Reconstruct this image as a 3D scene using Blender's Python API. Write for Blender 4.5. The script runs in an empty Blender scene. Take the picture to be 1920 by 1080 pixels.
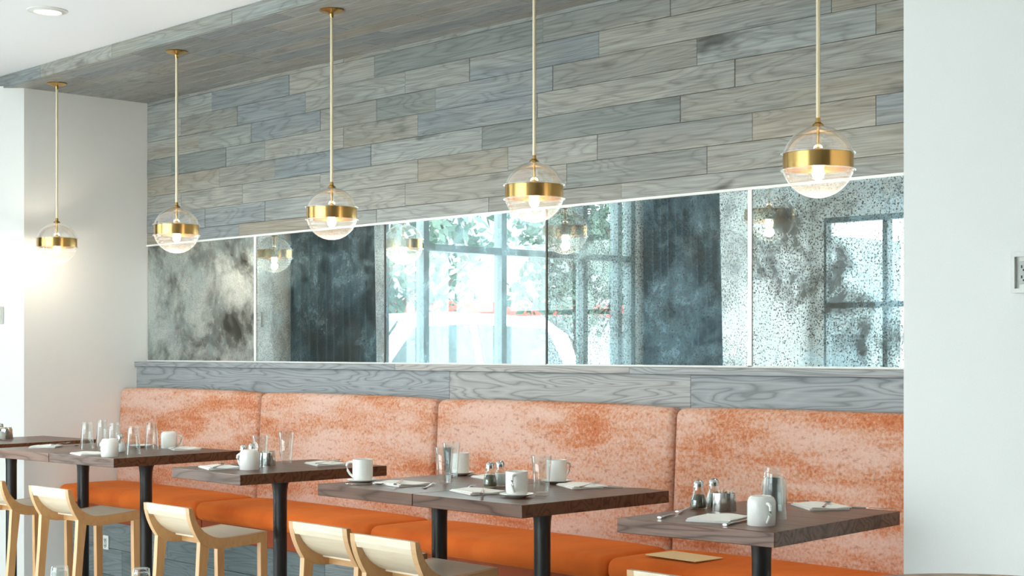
import bpy, bmesh, math, random
from mathutils import Vector, Matrix, noise as mnoise

random.seed(7)
scene = bpy.context.scene
COL = scene.collection
PI = math.pi

# ------------------------------------------------------------------ camera
cam_d = bpy.data.cameras.new('camera')
cam = bpy.data.objects.new('camera', cam_d)
COL.objects.link(cam)
cam.location = (0, 0, 1.62)
cam.rotation_euler = (PI / 2, 0, 0.8101)
cam_d.sensor_width = 36.0
cam_d.lens = 36.0 * 2861.76 / 1920.0
cam_d.shift_y = (655.45 - 540.0) / 1920.0
cam_d.clip_start = 0.05
cam_d.clip_end = 300
scene.camera = cam

# ------------------------------------------------------------------ world, exposure
world = bpy.data.worlds.new('overcast_sky')
scene.world = world
world.use_nodes = True
bg = world.node_tree.nodes['Background']
bg.inputs['Color'].default_value = (0.90, 0.965, 1.0, 1)
bg.inputs['Strength'].default_value = 11.5
vs = scene.view_settings
vs.view_transform = 'Standard'
vs.look = 'None'
vs.gamma = 1.0
vs.use_curve_mapping = False
vs.exposure = 0.0


def portal(name, loc, rot, sx, sy):
    d = bpy.data.lights.new(name, 'AREA')
    d.shape = 'RECTANGLE'
    d.size, d.size_y = sx, sy
    d.cycles.is_portal = True
    o = bpy.data.objects.new(name, d)
    COL.objects.link(o)
    o.location, o.rotation_euler = loc, rot
    return o


# daylight comes in through the rear window wall and the side window
portal('daylight_portal_rear', (-6.32, -3.12, 1.62), (PI / 2, 0, PI), 6.9, 2.9)
portal('daylight_portal_side', (-10.02, 1.44, 1.65), (PI / 2, 0, -PI / 2), 3.1, 3.0)

# ------------------------------------------------------------------ material helpers
MATS = {}


def new_mat(name):
    m = bpy.data.materials.new(name)
    m.use_nodes = True
    nt = m.node_tree
    b = nt.nodes['Principled BSDF']
    MATS[name] = m
    return m, nt, b


def N(nt, t, **kw):
    n = nt.nodes.new(t)
    for k, v in kw.items():
        if k.startswith('i_'):
            n.inputs[k[2:].replace('_', ' ')].default_value = v
        else:
            setattr(n, k, v)
    return n


def srgb(r, g, b):
    def f(c):
        c /= 255.0
        return c / 12.92 if c <= 0.04045 else ((c + 0.055) / 1.055) ** 2.4
    return (f(r), f(g), f(b), 1.0)


def ramp(nt, stops, interp='LINEAR'):
    n = nt.nodes.new('ShaderNodeValToRGB')
    cr = n.color_ramp
    cr.interpolation = interp
    while len(cr.elements) < len(stops):
        cr.elements.new(0.5)
    for e, (p, c) in zip(cr.elements, stops):
        e.position = p
        e.color = c if len(c) == 4 else (*c, 1)
    return n


def simple(name, col, rough=0.5, metal=0.0, spec=0.5, bump=0.0, bscale=200.0):
    m, nt, b = new_mat(name)
    b.inputs['Base Color'].default_value = col
    b.inputs['Roughness'].default_value = rough
    b.inputs['Metallic'].default_value = metal
    b.inputs['Specular IOR Level'].default_value = spec
    tc = N(nt, 'ShaderNodeTexCoord')
    nz = N(nt, 'ShaderNodeTexNoise', i_Scale=bscale, i_Detail=3.0)
    nt.links.new(tc.outputs['Object'], nz.inputs['Vector'])
    # faint tonal variation, so no surface is perfectly even
    mx = N(nt, 'ShaderNodeMix', data_type='RGBA', blend_type='MULTIPLY')
    rp = ramp(nt, [(0.3, (0.94, 0.94, 0.94)), (0.7, (1, 1, 1))])
    nt.links.new(nz.outputs['Fac'], rp.inputs['Fac'])
    mx.inputs['Factor'].default_value = 1.0
    mx.inputs['A'].default_value = col
    nt.links.new(rp.outputs['Color'], mx.inputs['B'])
    nt.links.new(mx.outputs['Result'], b.inputs['Base Color'])
    if bump:
        bp = N(nt, 'ShaderNodeBump', i_Strength=bump, i_Distance=0.002)
        nt.links.new(nz.outputs['Fac'], bp.inputs['Height'])
        nt.links.new(bp.outputs['Normal'], b.inputs['Normal'])
    return m


def wood(name, tones, dark, rough=0.5, spec=0.4, grain_axis='X', ring=9.0, streak=0.55,
         fine=0.5, knots=0.5, scale=1.0, coord='Object', bump=0.15, coat=0.0):
    """Sawn wood: one tone for each board, growth rings, fine pores and a few knots."""
    m, nt, b = new_mat(name)
    L = nt.links.new
    tc = N(nt, 'ShaderNodeTexCoord')
    oi = N(nt, 'ShaderNodeObjectInfo')
    off = N(nt, 'ShaderNodeVectorMath', operation='SCALE')
    off.inputs[0].default_value = (37.0, 13.0, 23.0)
    L(oi.outputs['Random'], off.inputs['Scale'])
    add = N(nt, 'ShaderNodeVectorMath', operation='ADD')
    L(tc.outputs[coord], add.inputs[0])
    L(off.outputs[0], add.inputs[1])
    # growth rings: contour lines of a stretched noise
    st = {'X': (0.9, 7, 7), 'Y': (7, 0.9, 7), 'Z': (7, 7, 0.9)}[grain_axis]
    fi = {'X': (3, 130, 130), 'Y': (130, 3, 130), 'Z': (130, 130, 3)}[grain_axis]
    mp = N(nt, 'ShaderNodeMapping')
    mp.inputs['Scale'].default_value = [v * scale for v in st]
    L(add.outputs[0], mp.inputs['Vector'])
    n1 = N(nt, 'ShaderNodeTexNoise', i_Scale=1.0, i_Detail=2.5, i_Roughness=0.45, i_Distortion=0.4)
    L(mp.outputs[0], n1.inputs['Vector'])
    mul = N(nt, 'ShaderNodeMath', operation='MULTIPLY')
    mul.inputs[1].default_value = ring
    L(n1.outputs['Fac'], mul.inputs[0])
    pp = N(nt, 'ShaderNodeMath', operation='PINGPONG')
    pp.inputs[1].default_value = 0.5
    L(mul.outputs[0], pp.inputs[0])
    rr = ramp(nt, [(0.0, (1, 1, 1)), (0.16, (0.35, 0.35, 0.35)), (0.5, (0, 0, 0))])
    L(pp.outputs[0], rr.inputs['Fac'])
    mp2 = N(nt, 'ShaderNodeMapping')
    mp2.inputs['Scale'].default_value = [v * scale for v in fi]
    L(add.outputs[0], mp2.inputs['Vector'])
    n2 = N(nt, 'ShaderNodeTexNoise', i_Scale=1.0, i_Detail=3.0, i_Roughness=0.6)
    L(mp2.outputs[0], n2.inputs['Vector'])
    fr = ramp(nt, [(0.38, (0, 0, 0)), (0.68, (1, 1, 1))])
    L(n2.outputs['Fac'], fr.inputs['Fac'])
    # broad colour drift along the board
    mp3 = N(nt, 'ShaderNodeMapping')
    mp3.inputs['Scale'].default_value = [v * 0.6 * scale for v in st]
    L(add.outputs[0], mp3.inputs['Vector'])
    n3 = N(nt, 'ShaderNodeTexNoise', i_Scale=1.0, i_Detail=4.0, i_Roughness=0.6)
    L(mp3.outputs[0], n3.inputs['Vector'])
    ad = N(nt, 'ShaderNodeMath', operation='MULTIPLY_ADD')
    ad.inputs[1].default_value = 0.5
    L(n3.outputs['Fac'], ad.inputs[0])
    sb = N(nt, 'ShaderNodeMath', operation='SUBTRACT')
    L(oi.outputs['Random'], sb.inputs[0])
    sb.inputs[1].default_value = 0.25
    L(sb.outputs[0], ad.inputs[2])
    tr = ramp(nt, tones)
    L(ad.outputs[0], tr.inputs['Fac'])
    m1 = N(nt, 'ShaderNodeMix', data_type='RGBA')
    sc1 = N(nt, 'ShaderNodeMath', operation='MULTIPLY')
    sc1.inputs[1].default_value = streak
    L(rr.outputs['Color'], sc1.inputs[0])
    L(sc1.outputs[0], m1.inputs['Factor'])
    L(tr.outputs['Color'], m1.inputs['A'])
    m1.inputs['B'].default_value = dark
    m2 = N(nt, 'ShaderNodeMix', data_type='RGBA')
    sc2 = N(nt, 'ShaderNodeMath', operation='MULTIPLY')
    sc2.inputs[1].default_value = fine
    L(fr.outputs['Color'], sc2.inputs[0])
    L(sc2.outputs[0], m2.inputs['Factor'])
    L(m1.outputs['Result'], m2.inputs['A'])
    m2.inputs['B'].default_value = dark
    last = m2.outputs['Result']
    if knots > 0:
        mp4 = N(nt, 'ShaderNodeMapping')
        mp4.inputs['Scale'].default_value = [(2.2 if v < 1 else 7.5) * scale for v in st]
        L(add.outputs[0], mp4.inputs['Vector'])
        n4 = N(nt, 'ShaderNodeTexNoise', i_Scale=1.0, i_Detail=3.0, i_Roughness=0.55)
        L(mp4.outputs[0], n4.inputs['Vector'])
        kr = ramp(nt, [(0.66, (0, 0, 0)), (0.78, (1, 1, 1))])
        L(n4.outputs['Fac'], kr.inputs['Fac'])
        sc3 = N(nt, 'ShaderNodeMath', operation='MULTIPLY')
        sc3.inputs[1].default_value = knots
        L(kr.outputs['Color'], sc3.inputs[0])
        m3 = N(nt, 'ShaderNodeMix', data_type='RGBA')
        L(sc3.outputs[0], m3.inputs['Factor'])
        L(last, m3.inputs['A'])
        m3.inputs['B'].default_value = [c * 0.6 for c in dark[:3]] + [1]
        last = m3.outputs['Result']
    L(last, b.inputs['Base Color'])
    b.inputs['Roughness'].default_value = rough
    b.inputs['Coat Weight'].default_value = coat
    b.inputs['Coat Roughness'].default_value = rough * 0.9
    sm = N(nt, 'ShaderNodeMath', operation='MULTIPLY_ADD')
    sm.inputs[1].default_value = -0.8 * spec * min(1.0, streak + 0.2)
    sm.inputs[2].default_value = spec
    L(rr.outputs['Color'], sm.inputs[0])
    L(sm.outputs[0], b.inputs['Specular IOR Level'])
    if bump:
        bp = N(nt, 'ShaderNodeBump', i_Strength=bump, i_Distance=0.001)
        L(n2.outputs['Fac'], bp.inputs['Height'])
        L(bp.outputs['Normal'], b.inputs['Normal'])
    return m


def thin_glass(name, tint=(0.97, 0.99, 0.985), edge=0.75, power=3.0, base=0.05, rough=0.02, ribs=0.0, milk=0.0):
    m, nt, b = new_mat(name)
    nt.nodes.remove(b)
    L = nt.links.new
    out = nt.nodes['Material Output']
    tr = N(nt, 'ShaderNodeBsdfTransparent')
    tr.inputs['Color'].default_value = (*tint, 1)
    gl = N(nt, 'ShaderNodeBsdfGlossy')
    gl.inputs['Roughness'].default_value = rough
    gl.inputs['Color'].default_value = (0.95, 0.98, 0.98, 1)
    lw = N(nt, 'ShaderNodeLayerWeight')
    lw.inputs['Blend'].default_value = 0.5
    pw = N(nt, 'ShaderNodeMath', operation='POWER')
    pw.inputs[1].default_value = power
    L(lw.outputs['Facing'], pw.inputs[0])
    ma = N(nt, 'ShaderNodeMath', operation='MULTIPLY_ADD')
    ma.inputs[1].default_value = edge
    ma.inputs[2].default_value = base
    L(pw.outputs[0], ma.inputs[0])
    mx = N(nt, 'ShaderNodeMixShader')
    L(ma.outputs[0], mx.inputs['Fac'])
    L(tr.outputs[0], mx.inputs[1])
    L(gl.outputs[0], mx.inputs[2])
    L(mx.outputs[0], out.inputs['Surface'])
    if milk:
        df = N(nt, 'ShaderNodeBsdfTranslucent')
        df.inputs['Color'].default_value = (0.95, 0.93, 0.88, 1)
        mk = N(nt, 'ShaderNodeMixShader')
        mk.inputs['Fac'].default_value = milk
        L(mx.outputs[0], mk.inputs[1])
        L(df.outputs[0], mk.inputs[2])
        L(mk.outputs[0], out.inputs['Surface'])
    tc = N(nt, 'ShaderNodeTexCoord')
    if ribs:
        wv = N(nt, 'ShaderNodeTexWave', bands_direction='Z')
        wv.inputs['Scale'].default_value = ribs
        wv.inputs['Distortion'].default_value = 1.0
        L(tc.outputs['Object'], wv.inputs['Vector'])
        bp = N(nt, 'ShaderNodeBump', i_Strength=0.6, i_Distance=0.004)
        L(wv.outputs['Fac'], bp.inputs['Height'])
        L(bp.outputs['Normal'], gl.inputs['Normal'])
        L(bp.outputs['Normal'], lw.inputs['Normal'])
    return m


# ------------------------------------------------------------------ materials
WHITE_WALL = simple('white_wall_paint', srgb(236, 236, 232), 0.55, bump=0.05, bscale=300)
CEIL = simple('white_ceiling_paint', srgb(247, 248, 249), 0.7)
FLOOR = wood('grey_floor_boards', [(0.2, srgb(204, 204, 202)), (0.8, srgb(222, 222, 220))], srgb(164, 162, 158), 0.5,
             knots=0.2)
PLANK = wood('weathered_grey_plank',
             [(0.0, srgb(138, 143, 141)), (0.16, srgb(160, 158, 150)), (0.32, srgb(170, 173, 169)),
              (0.48, srgb(142, 150, 154)), (0.62, srgb(172, 170, 161)), (0.78, srgb(156, 161, 158)),
              (0.9, srgb(162, 154, 140)), (1.0, srgb(178, 180, 176))],
             srgb(80, 81, 78), 0.42, 0.45, ring=16, streak=0.34, fine=0.48, knots=0.8)
BASEWOOD = wood('dark_grey_base_oak',
                [(0.2, srgb(104, 116, 118)), (0.5, srgb(122, 130, 132)), (0.8, srgb(132, 138, 138))],
                srgb(66, 72, 72), 0.45, 0.4, ring=18, streak=0.4, fine=0.3, knots=0.5)
LEDGE = wood('grey_oak_ledge',
             [(0.2, srgb(150, 155, 158)), (0.5, srgb(162, 164, 164)), (0.8, srgb(170, 168, 164))],
             srgb(92, 94, 96), 0.42, 0.45, ring=22, streak=0.6, fine=0.25, knots=0.1)
TABLE = wood('dark_brown_table_oak',
             [(0.2, srgb(98, 58, 32)), (0.8, srgb(118, 72, 42))],
             srgb(36, 22, 14), 0.36, 0.5, grain_axis='X', ring=13, streak=0.6, fine=0.4, knots=0.0, coat=0.25)
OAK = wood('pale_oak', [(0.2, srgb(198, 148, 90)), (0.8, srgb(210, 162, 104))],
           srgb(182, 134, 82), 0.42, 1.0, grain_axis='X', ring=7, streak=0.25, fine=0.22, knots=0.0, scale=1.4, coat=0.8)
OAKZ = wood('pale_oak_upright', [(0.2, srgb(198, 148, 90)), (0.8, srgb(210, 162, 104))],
            srgb(182, 134, 82), 0.42, 1.0, grain_axis='Z', ring=7, streak=0.25, fine=0.22, knots=0.0, scale=1.4, coat=0.8)  # frames and legs kept browner: shade on their sides is in the colour
LIT_VENEER = wood('lit_pale_veneer', [(0.2, srgb(228, 212, 184)), (0.8, srgb(236, 222, 198))],
           srgb(204, 178, 138), 0.42, 0.8, grain_axis='X', ring=7, streak=0.22, fine=0.2, knots=0.0, scale=1.4, coat=0.5)  # back and seat veneer, paler: the window light on them is in its colour
TAN = wood('tan_table_wood', [(0.2, srgb(150, 112, 76)), (0.8, srgb(166, 126, 88))], srgb(110, 76, 48), 0.4,
           knots=0.0)
BLACK_METAL = simple('black_powder_coat', srgb(26, 25, 25), 0.38, 0.0, 0.5)
BRASS = simple('brushed_brass', srgb(208, 168, 104), 0.22, 1.0)
BRASS_PALE = simple('pale_brass_rod', srgb(236, 222, 190), 0.35, 0.25)
STEEL = simple('polished_steel', srgb(205, 205, 202), 0.16, 1.0)
CERAMIC = simple('white_glazed_ceramic', srgb(238, 236, 230), 0.18)
NAPKIN = simple('white_linen', srgb(240, 238, 232), 0.85, bump=0.2, bscale=500)
PLASTIC = simple('white_plastic', srgb(226, 226, 220), 0.35)
GREYPL = simple('grey_socket_plastic', srgb(186, 190, 184), 0.4)
DARKSLOT = simple('dark_slot', srgb(46, 48, 46), 0.6)
CARD = simple('cream_card', srgb(232, 208, 160), 0.7)
PEPPER = simple('ground_pepper', srgb(84, 78, 58), 0.95, bump=0.5)
SALT = simple('table_salt', srgb(232, 234, 230), 0.9, bump=0.3)
PACKET = simple('sugar_packet_paper', srgb(222, 214, 196), 0.8)
PACKET_B = simple('brown_sugar_packet_paper', srgb(176, 130, 92), 0.8)
TRIM = simple('pale_satin_trim', srgb(232, 234, 232), 0.3)
TRIM_DARK = simple('mirror_joint_seal', srgb(90, 92, 90), 0.5)
FRAME = simple('grey_window_frame', srgb(116, 132, 134), 0.45)
CURTAIN = simple('teal_curtain_cloth', srgb(28, 62, 76), 0.85, bump=0.3)
PAVE = simple('pale_pavement', srgb(206, 208, 206), 0.85, bscale=2)
CARPAINT = simple('white_car_paint', srgb(232, 234, 234), 0.2)
CARGLASS = simple('dark_car_glass', srgb(44, 66, 70), 0.1)
TYRE = simple('black_rubber', srgb(32, 32, 33), 0.8)
RED = simple('red_awning_paint', srgb(206, 62, 48), 0.6)
FACADE = simple('pale_facade', srgb(136, 146, 146), 0.8, bscale=1.5)
BARK = simple('tree_bark', srgb(92, 82, 72), 0.9, bump=0.6, bscale=30)
LEAF = simple('tree_leaf', srgb(84, 104, 92), 0.8, bscale=6)
GLASS = thin_glass('clear_tumbler_glass', edge=0.8, power=2.6, base=0.05)
GLOBE = thin_glass('clear_globe_glass', tint=(0.985, 0.99, 0.985), edge=0.8, power=2.2, base=0.09, milk=0.015)
RIBBED = thin_glass('ribbed_globe_glass', tint=(0.985, 0.985, 0.975), edge=0.7, power=2.4, base=0.05, rough=0.06, ribs=18.0, milk=0.028)
PANE = thin_glass('window_pane_glass', edge=0.4, power=4.0, base=0.04)

# bulbs
BULB, nt_, b_ = new_mat('lit_bulb')
b_.inputs['Base Color'].default_value = (1, 0.9, 0.7, 1)
b_.inputs['Emission Color'].default_value = (1.0, 0.88, 0.68, 1)
b_.inputs['Emission Strength'].default_value = 14.0
DOWN, nt_, b_ = new_mat('downlight_lens')
b_.inputs['Emission Color'].default_value = (1.0, 0.93, 0.82, 1)
b_.inputs['Emission Strength'].default_value = 1.6


def make_velvet():
    m, nt, b = new_mat('orange_velvet')
    L = nt.links.new
    tc = N(nt, 'ShaderNodeTexCoord')
    nz = N(nt, 'ShaderNodeTexNoise', i_Scale=3.0, i_Detail=4.0)
    L(tc.outputs['Object'], nz.inputs['Vector'])
    rp = ramp(nt, [(0.3, srgb(190, 84, 28)), (0.7, srgb(216, 108, 42))])
    L(nz.outputs['Fac'], rp.inputs['Fac'])
    L(rp.outputs['Color'], b.inputs['Base Color'])
    b.inputs['Roughness'].default_value = 0.8
    b.inputs['Specular IOR Level'].default_value = 0.15
    b.inputs['Sheen Weight'].default_value = 0.25
    b.inputs['Sheen Tint'].default_value = srgb(250, 170, 90)
    mp = N(nt, 'ShaderNodeMapping')
    mp.inputs['Scale'].default_value = (16, 3.0, 5)
    L(tc.outputs['Object'], mp.inputs['Vector'])
    n2 = N(nt, 'ShaderNodeTexNoise', i_Scale=1.0, i_Detail=2.0)
    L(mp.outputs[0], n2.inputs['Vector'])
    bp = N(nt, 'ShaderNodeBump', i_Strength=0.25, i_Distance=0.02)
    L(n2.outputs['Fac'], bp.inputs['Height'])
    L(bp.outputs['Normal'], b.inputs['Normal'])
    return m


def make_mottled():
    """Woven upholstery: pale peach ground, rust bands and a fine dark fleck."""
    m, nt, b = new_mat('mottled_rust_upholstery')
    L = nt.links.new
    tc = N(nt, 'ShaderNodeTexCoord')
    geo = N(nt, 'ShaderNodeNewGeometry')
    mp = N(nt, 'ShaderNodeMapping')
    mp.inputs['Scale'].default_value = (1.5, 1.5, 6.5)
    L(geo.outputs['Position'], mp.inputs['Vector'])
    n1 = N(nt, 'ShaderNodeTexNoise', i_Scale=1.0, i_Detail=5.0, i_Roughness=0.62)
    L(mp.outputs[0], n1.inputs['Vector'])
    n2 = N(nt, 'ShaderNodeTexNoise', i_Scale=70.0, i_Detail=2.0, i_Roughness=0.7)
    L(geo.outputs['Position'], n2.inputs['Vector'])
    mp3 = N(nt, 'ShaderNodeMapping')
    mp3.inputs['Scale'].default_value = (34, 34, 60)
    L(geo.outputs['Position'], mp3.inputs['Vector'])
    n3 = N(nt, 'ShaderNodeTexNoise', i_Scale=1.0, i_Detail=2.0)
    L(mp3.outputs[0], n3.inputs['Vector'])
    s1 = N(nt, 'ShaderNodeMath', operation='MULTIPLY_ADD')
    s1.inputs[1].default_value = 0.55
    L(n2.outputs['Fac'], s1.inputs[0])
    L(n1.outputs['Fac'], s1.inputs[2])
    s2 = N(nt, 'ShaderNodeMath', operation='SUBTRACT')
    s2.inputs[1].default_value = 0.275
    L(s1.outputs[0], s2.inputs[0])
    rp = ramp(nt, [(0.30, srgb(206, 174, 160)), (0.44, srgb(200, 162, 145)), (0.53, srgb(194, 144, 118)),
                   (0.62, srgb(184, 116, 82)), (0.74, srgb(168, 96, 60))])
    L(s2.outputs[0], rp.inputs['Fac'])
    fk = ramp(nt, [(0.60, (0, 0, 0)), (0.70, (1, 1, 1))])
    L(n3.outputs['Fac'], fk.inputs['Fac'])
    fm = N(nt, 'ShaderNodeMath', operation='MULTIPLY')
    fm.inputs[1].default_value = 0.4
    L(fk.outputs['Color'], fm.inputs[0])
    mx = N(nt, 'ShaderNodeMix', data_type='RGBA')
    L(fm.outputs[0], mx.inputs['Factor'])
    L(rp.outputs['Color'], mx.inputs['A'])
    mx.inputs['B'].default_value = srgb(128, 74, 54)
    L(mx.outputs['Result'], b.inputs['Base Color'])
    b.inputs['Roughness'].default_value = 0.85
    b.inputs['Specular IOR Level'].default_value = 0.15
    bp = N(nt, 'ShaderNodeBump', i_Strength=0.25, i_Distance=0.002)
    L(n2.outputs['Fac'], bp.inputs['Height'])
    L(bp.outputs['Normal'], b.inputs['Normal'])
    return m


def make_antique_mirror():
    """Foxed mirror glass: clear silvering, cloudy tarnish and fine black specks.
    Object colour: red = how cloudy, green = how specked, blue = even loss of silver."""
    m, nt, b = new_mat('antique_mirror_glass')
    nt.nodes.remove(b)
    L = nt.links.new
    out = nt.nodes['Material Output']
    geo = N(nt, 'ShaderNodeNewGeometry')
    oi = N(nt, 'ShaderNodeObjectInfo')
    sep = N(nt, 'ShaderNodeSeparateColor')
    L(oi.outputs['Color'], sep.inputs['Color'])
    n1 = N(nt, 'ShaderNodeTexNoise', i_Scale=2.6, i_Detail=8.0, i_Roughness=0.66, i_Distortion=0.35)
    L(geo.outputs['Position'], n1.inputs['Vector'])
    n2 = N(nt, 'ShaderNodeTexNoise', i_Scale=115.0, i_Detail=3.0, i_Roughness=0.75)
    L(geo.outputs['Position'], n2.inputs['Vector'])
    # cloudy tarnish
    c1 = ramp(nt, [(0.42, (0, 0, 0)), (0.64, (1, 1, 1))])
    L(n1.outputs['Fac'], c1.inputs['Fac'])
    cl = N(nt, 'ShaderNodeMath', operation='MULTIPLY')
    L(c1.outputs['Color'], cl.inputs[0])
    L(sep.outputs['Red'], cl.inputs[1])
    # specks gather where the tarnish is
    sa = N(nt, 'ShaderNodeMath', operation='MULTIPLY_ADD')
    sa.inputs[1].default_value = 0.35
    L(n1.outputs['Fac'], sa.inputs[0])
    L(n2.outputs['Fac'], sa.inputs[2])
    c2 = ramp(nt, [(0.66, (0, 0, 0)), (0.76, (1, 1, 1))])
    L(sa.outputs[0], c2.inputs['Fac'])
    sp = N(nt, 'ShaderNodeMath', operation='MULTIPLY')
    L(c2.outputs['Color'], sp.inputs[0])
    L(sep.outputs['Green'], sp.inputs[1])
    mxm = N(nt, 'ShaderNodeMath', operation='MAXIMUM')
    L(cl.outputs[0], mxm.inputs[0])
    L(sp.outputs[0], mxm.inputs[1])
    gl = N(nt, 'ShaderNodeBsdfGlossy')
    gl.inputs['Roughness'].default_value = 0.0
    gl.inputs['Color'].default_value = (0.80, 0.87, 0.86, 1)
    haze = N(nt, 'ShaderNodeBsdfGlossy')
    haze.inputs['Roughness'].default_value = 0.28
    haze.inputs['Color'].default_value = (0.38, 0.58, 0.66, 1)
    mg = N(nt, 'ShaderNodeMixShader')
    nh = N(nt, 'ShaderNodeTexNoise', i_Scale=3.4, i_Detail=12.0, i_Roughness=0.74, i_Distortion=0.3)
    L(geo.outputs['Position'], nh.inputs['Vector'])
    ch = ramp(nt, [(0.44, (0.04, 0.04, 0.04)), (0.63, (0.44, 0.44, 0.44))])
    L(nh.outputs['Fac'], ch.inputs['Fac'])
    L(ch.outputs['Color'], mg.inputs['Fac'])
    L(gl.outputs[0], mg.inputs[1])
    L(haze.outputs[0], mg.inputs[2])
    pt = N(nt, 'ShaderNodeBsdfPrincipled')
    pt.inputs['Base Color'].default_value = srgb(46, 46, 37)
    pt.inputs['Roughness'].default_value = 0.5
    pt.inputs['Specular IOR Level'].default_value = 0.25
    mx = N(nt, 'ShaderNodeMixShader')
    mv = N(nt, 'ShaderNodeMath', operation='MAXIMUM')
    L(mxm.outputs[0], mv.inputs[0])
    L(sep.outputs['Blue'], mv.inputs[1])
    L(mv.outputs[0], mx.inputs['Fac'])
    L(mg.outputs[0], mx.inputs[1])
    L(pt.outputs[0], mx.inputs[2])
    L(mx.outputs[0], out.inputs['Surface'])
    return m


VELVET = make_velvet()
RUSTBOX = simple('dark_rust_upholstery', srgb(142, 64, 28), 0.85, bump=0.2)
MOTTLED = make_mottled()
ANTIQUE = make_antique_mirror()

# ------------------------------------------------------------------ mesh helpers


def obj(name, bm, mat, parent=None, loc=None, rot=None, smooth=False, label=None):
    me = bpy.data.meshes.new(name)
    bmesh.ops.recalc_face_normals(bm, faces=bm.faces[:])
    bm.to_mesh(me)
    bm.free()
    if smooth:
        for p in me.polygons:
            p.use_smooth = True
        if smooth != 'all':
            me.set_sharp_from_angle(angle=math.radians(38))
    o = bpy.data.objects.new(name, me)
    me.materials.append(mat)
    COL.objects.link(o)
    if parent:
        o.parent = parent
    if loc:
        o.location = loc
    if rot is not None:
        o.rotation_euler = rot if hasattr(rot, '__len__') else (0, 0, rot)
    if label:
        o['label'] = label
    return o


def tag(o, label, cat, group=None, kind=None):
    o['label'] = label
    o['category'] = cat
    if group:
        o['group'] = group
    if kind:
        o['kind'] = kind
    return o


def thing(name, label, cat, loc=(0, 0, 0), rotz=0.0, group=None):
    o = bpy.data.objects.new(name, None)
    o.empty_display_size = 0.05
    COL.objects.link(o)
    o.location = loc
    o.rotation_euler = (0, 0, rotz)
    return tag(o, label, cat, group)


def copy_tree(o, parent=None):
    c = o.copy()
    COL.objects.link(c)
    c.parent = parent
    for ch in list(o.children):
        copy_tree(ch, c)
    return c


def dup(o, label, loc, rotz=0.0, group=None):
    c = copy_tree(o)
    c.location = loc
    c.rotation_euler = (0, 0, rotz)
    c['label'] = label
    if group:
        c['group'] = group
    return c


def box(bm, x0, x1, y0, y1, z0, z1, bev=0.0, seg=2):
    vs_ = [bm.verts.new(p) for p in ((x0, y0, z0), (x1, y0, z0), (x1, y1, z0), (x0, y1, z0),
                                     (x0, y0, z1), (x1, y0, z1), (x1, y1, z1), (x0, y1, z1))]
    fs = [bm.faces.new([vs_[i] for i in q]) for q in
          ((0, 3, 2, 1), (4, 5, 6, 7), (0, 1, 5, 4), (1, 2, 6, 5), (2, 3, 7, 6), (3, 0, 4, 7))]
    if bev > 0:
        es = list({e for f in fs for e in f.edges})
        bmesh.ops.bevel(bm, geom=es, offset=bev, segments=seg, affect='EDGES', profile=0.5)
    return bm


def boxm(*a, **k):
    return box(bmesh.new(), *a, **k)


def lathe(prof, n=24, bm=None, cx=0, cy=0, closed=False):
    """Revolve (r, z) points round the z axis."""
    bm = bm or bmesh.new()
    rings = []
    for r, z in prof:
        if r < 1e-6:
            rings.append([bm.verts.new((cx, cy, z))])
        else:
            rings.append([bm.verts.new((cx + r * math.cos(2 * PI * k / n), cy + r * math.sin(2 * PI * k / n), z))
                          for k in range(n)])
    pairs = list(zip(rings, rings[1:]))
    if closed:
        pairs.append((rings[-1], rings[0]))
    for a, b in pairs:
        for k in range(n):
            k2 = (k + 1) % n
            if len(a) == 1 and len(b) == 1:
                continue
            if len(a) == 1:
                bm.faces.new((a[0], b[k2], b[k]))
            elif len(b) == 1:
                bm.faces.new((a[k], a[k2], b[0]))
            else:
                bm.faces.new((a[k], a[k2], b[k2], b[k]))
    return bm


def tube(bm, pts, r, n=8, flat=1.0):
    """Round tube along a path."""
    pts = [Vector(p) for p in pts]
    rr = r if hasattr(r, '__len__') else [r] * len(pts)
    rings = []
    for i, p in enumerate(pts):
        d = (pts[min(i + 1, len(pts) - 1)] - pts[max(i - 1, 0)]).normalized()
        up = Vector((0, 0, 1)) if abs(d.z) < 0.95 else Vector((1, 0, 0))
        a = d.cross(up).normalized()
        b = a.cross(d).normalized()
        rings.append([bm.verts.new(p + a * rr[i] * math.cos(2 * PI * k / n) + b * rr[i] * flat * math.sin(2 * PI * k / n))
                      for k in range(n)])
    for q, w in zip(rings, rings[1:]):
        for k in range(n):
            bm.faces.new((q[k], q[(k + 1) % n], w[(k + 1) % n], w[k]))
    bm.faces.new(rings[0][::-1])
    bm.faces.new(rings[-1])
    return bm


def extrude_yz(poly, x0, x1, bm=None, bev=0.0):
    """A (y, z) outline given thickness along x."""
    bm = bm or bmesh.new()
    a = [bm.verts.new((x0, y, z)) for y, z in poly]
    b = [bm.verts.new((x1, y, z)) for y, z in poly]
    fs = [bm.faces.new(a[::-1]), bm.faces.new(b)]
    n = len(poly)
    for i in range(n):
        fs.append(bm.faces.new((a[i], a[(i + 1) % n], b[(i + 1) % n], b[i])))
    if bev:
        es = [e for f in fs[:2] for e in f.edges]
        bmesh.ops.bevel(bm, geom=es, offset=bev, segments=1, affect='EDGES')
    return bm


def sheet_yz(path, x0, x1, t, bm=None, nx=1):
    """A bent sheet: a (y, z) path given thickness t (towards -normal) and width along x."""
    bm = bm or bmesh.new()
    off = []
    for i, (y, z) in enumerate(path):
        y2, z2 = path[min(i + 1, len(path) - 1)]
        y1, z1 = path[max(i - 1, 0)]
        d = Vector((y2 - y1, z2 - z1)).normalized()
        off.append((y + d.y * t, z - d.x * t))
    poly = list(path) + off[::-1]
    return extrude_yz(poly, x0, x1, bm)


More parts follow.
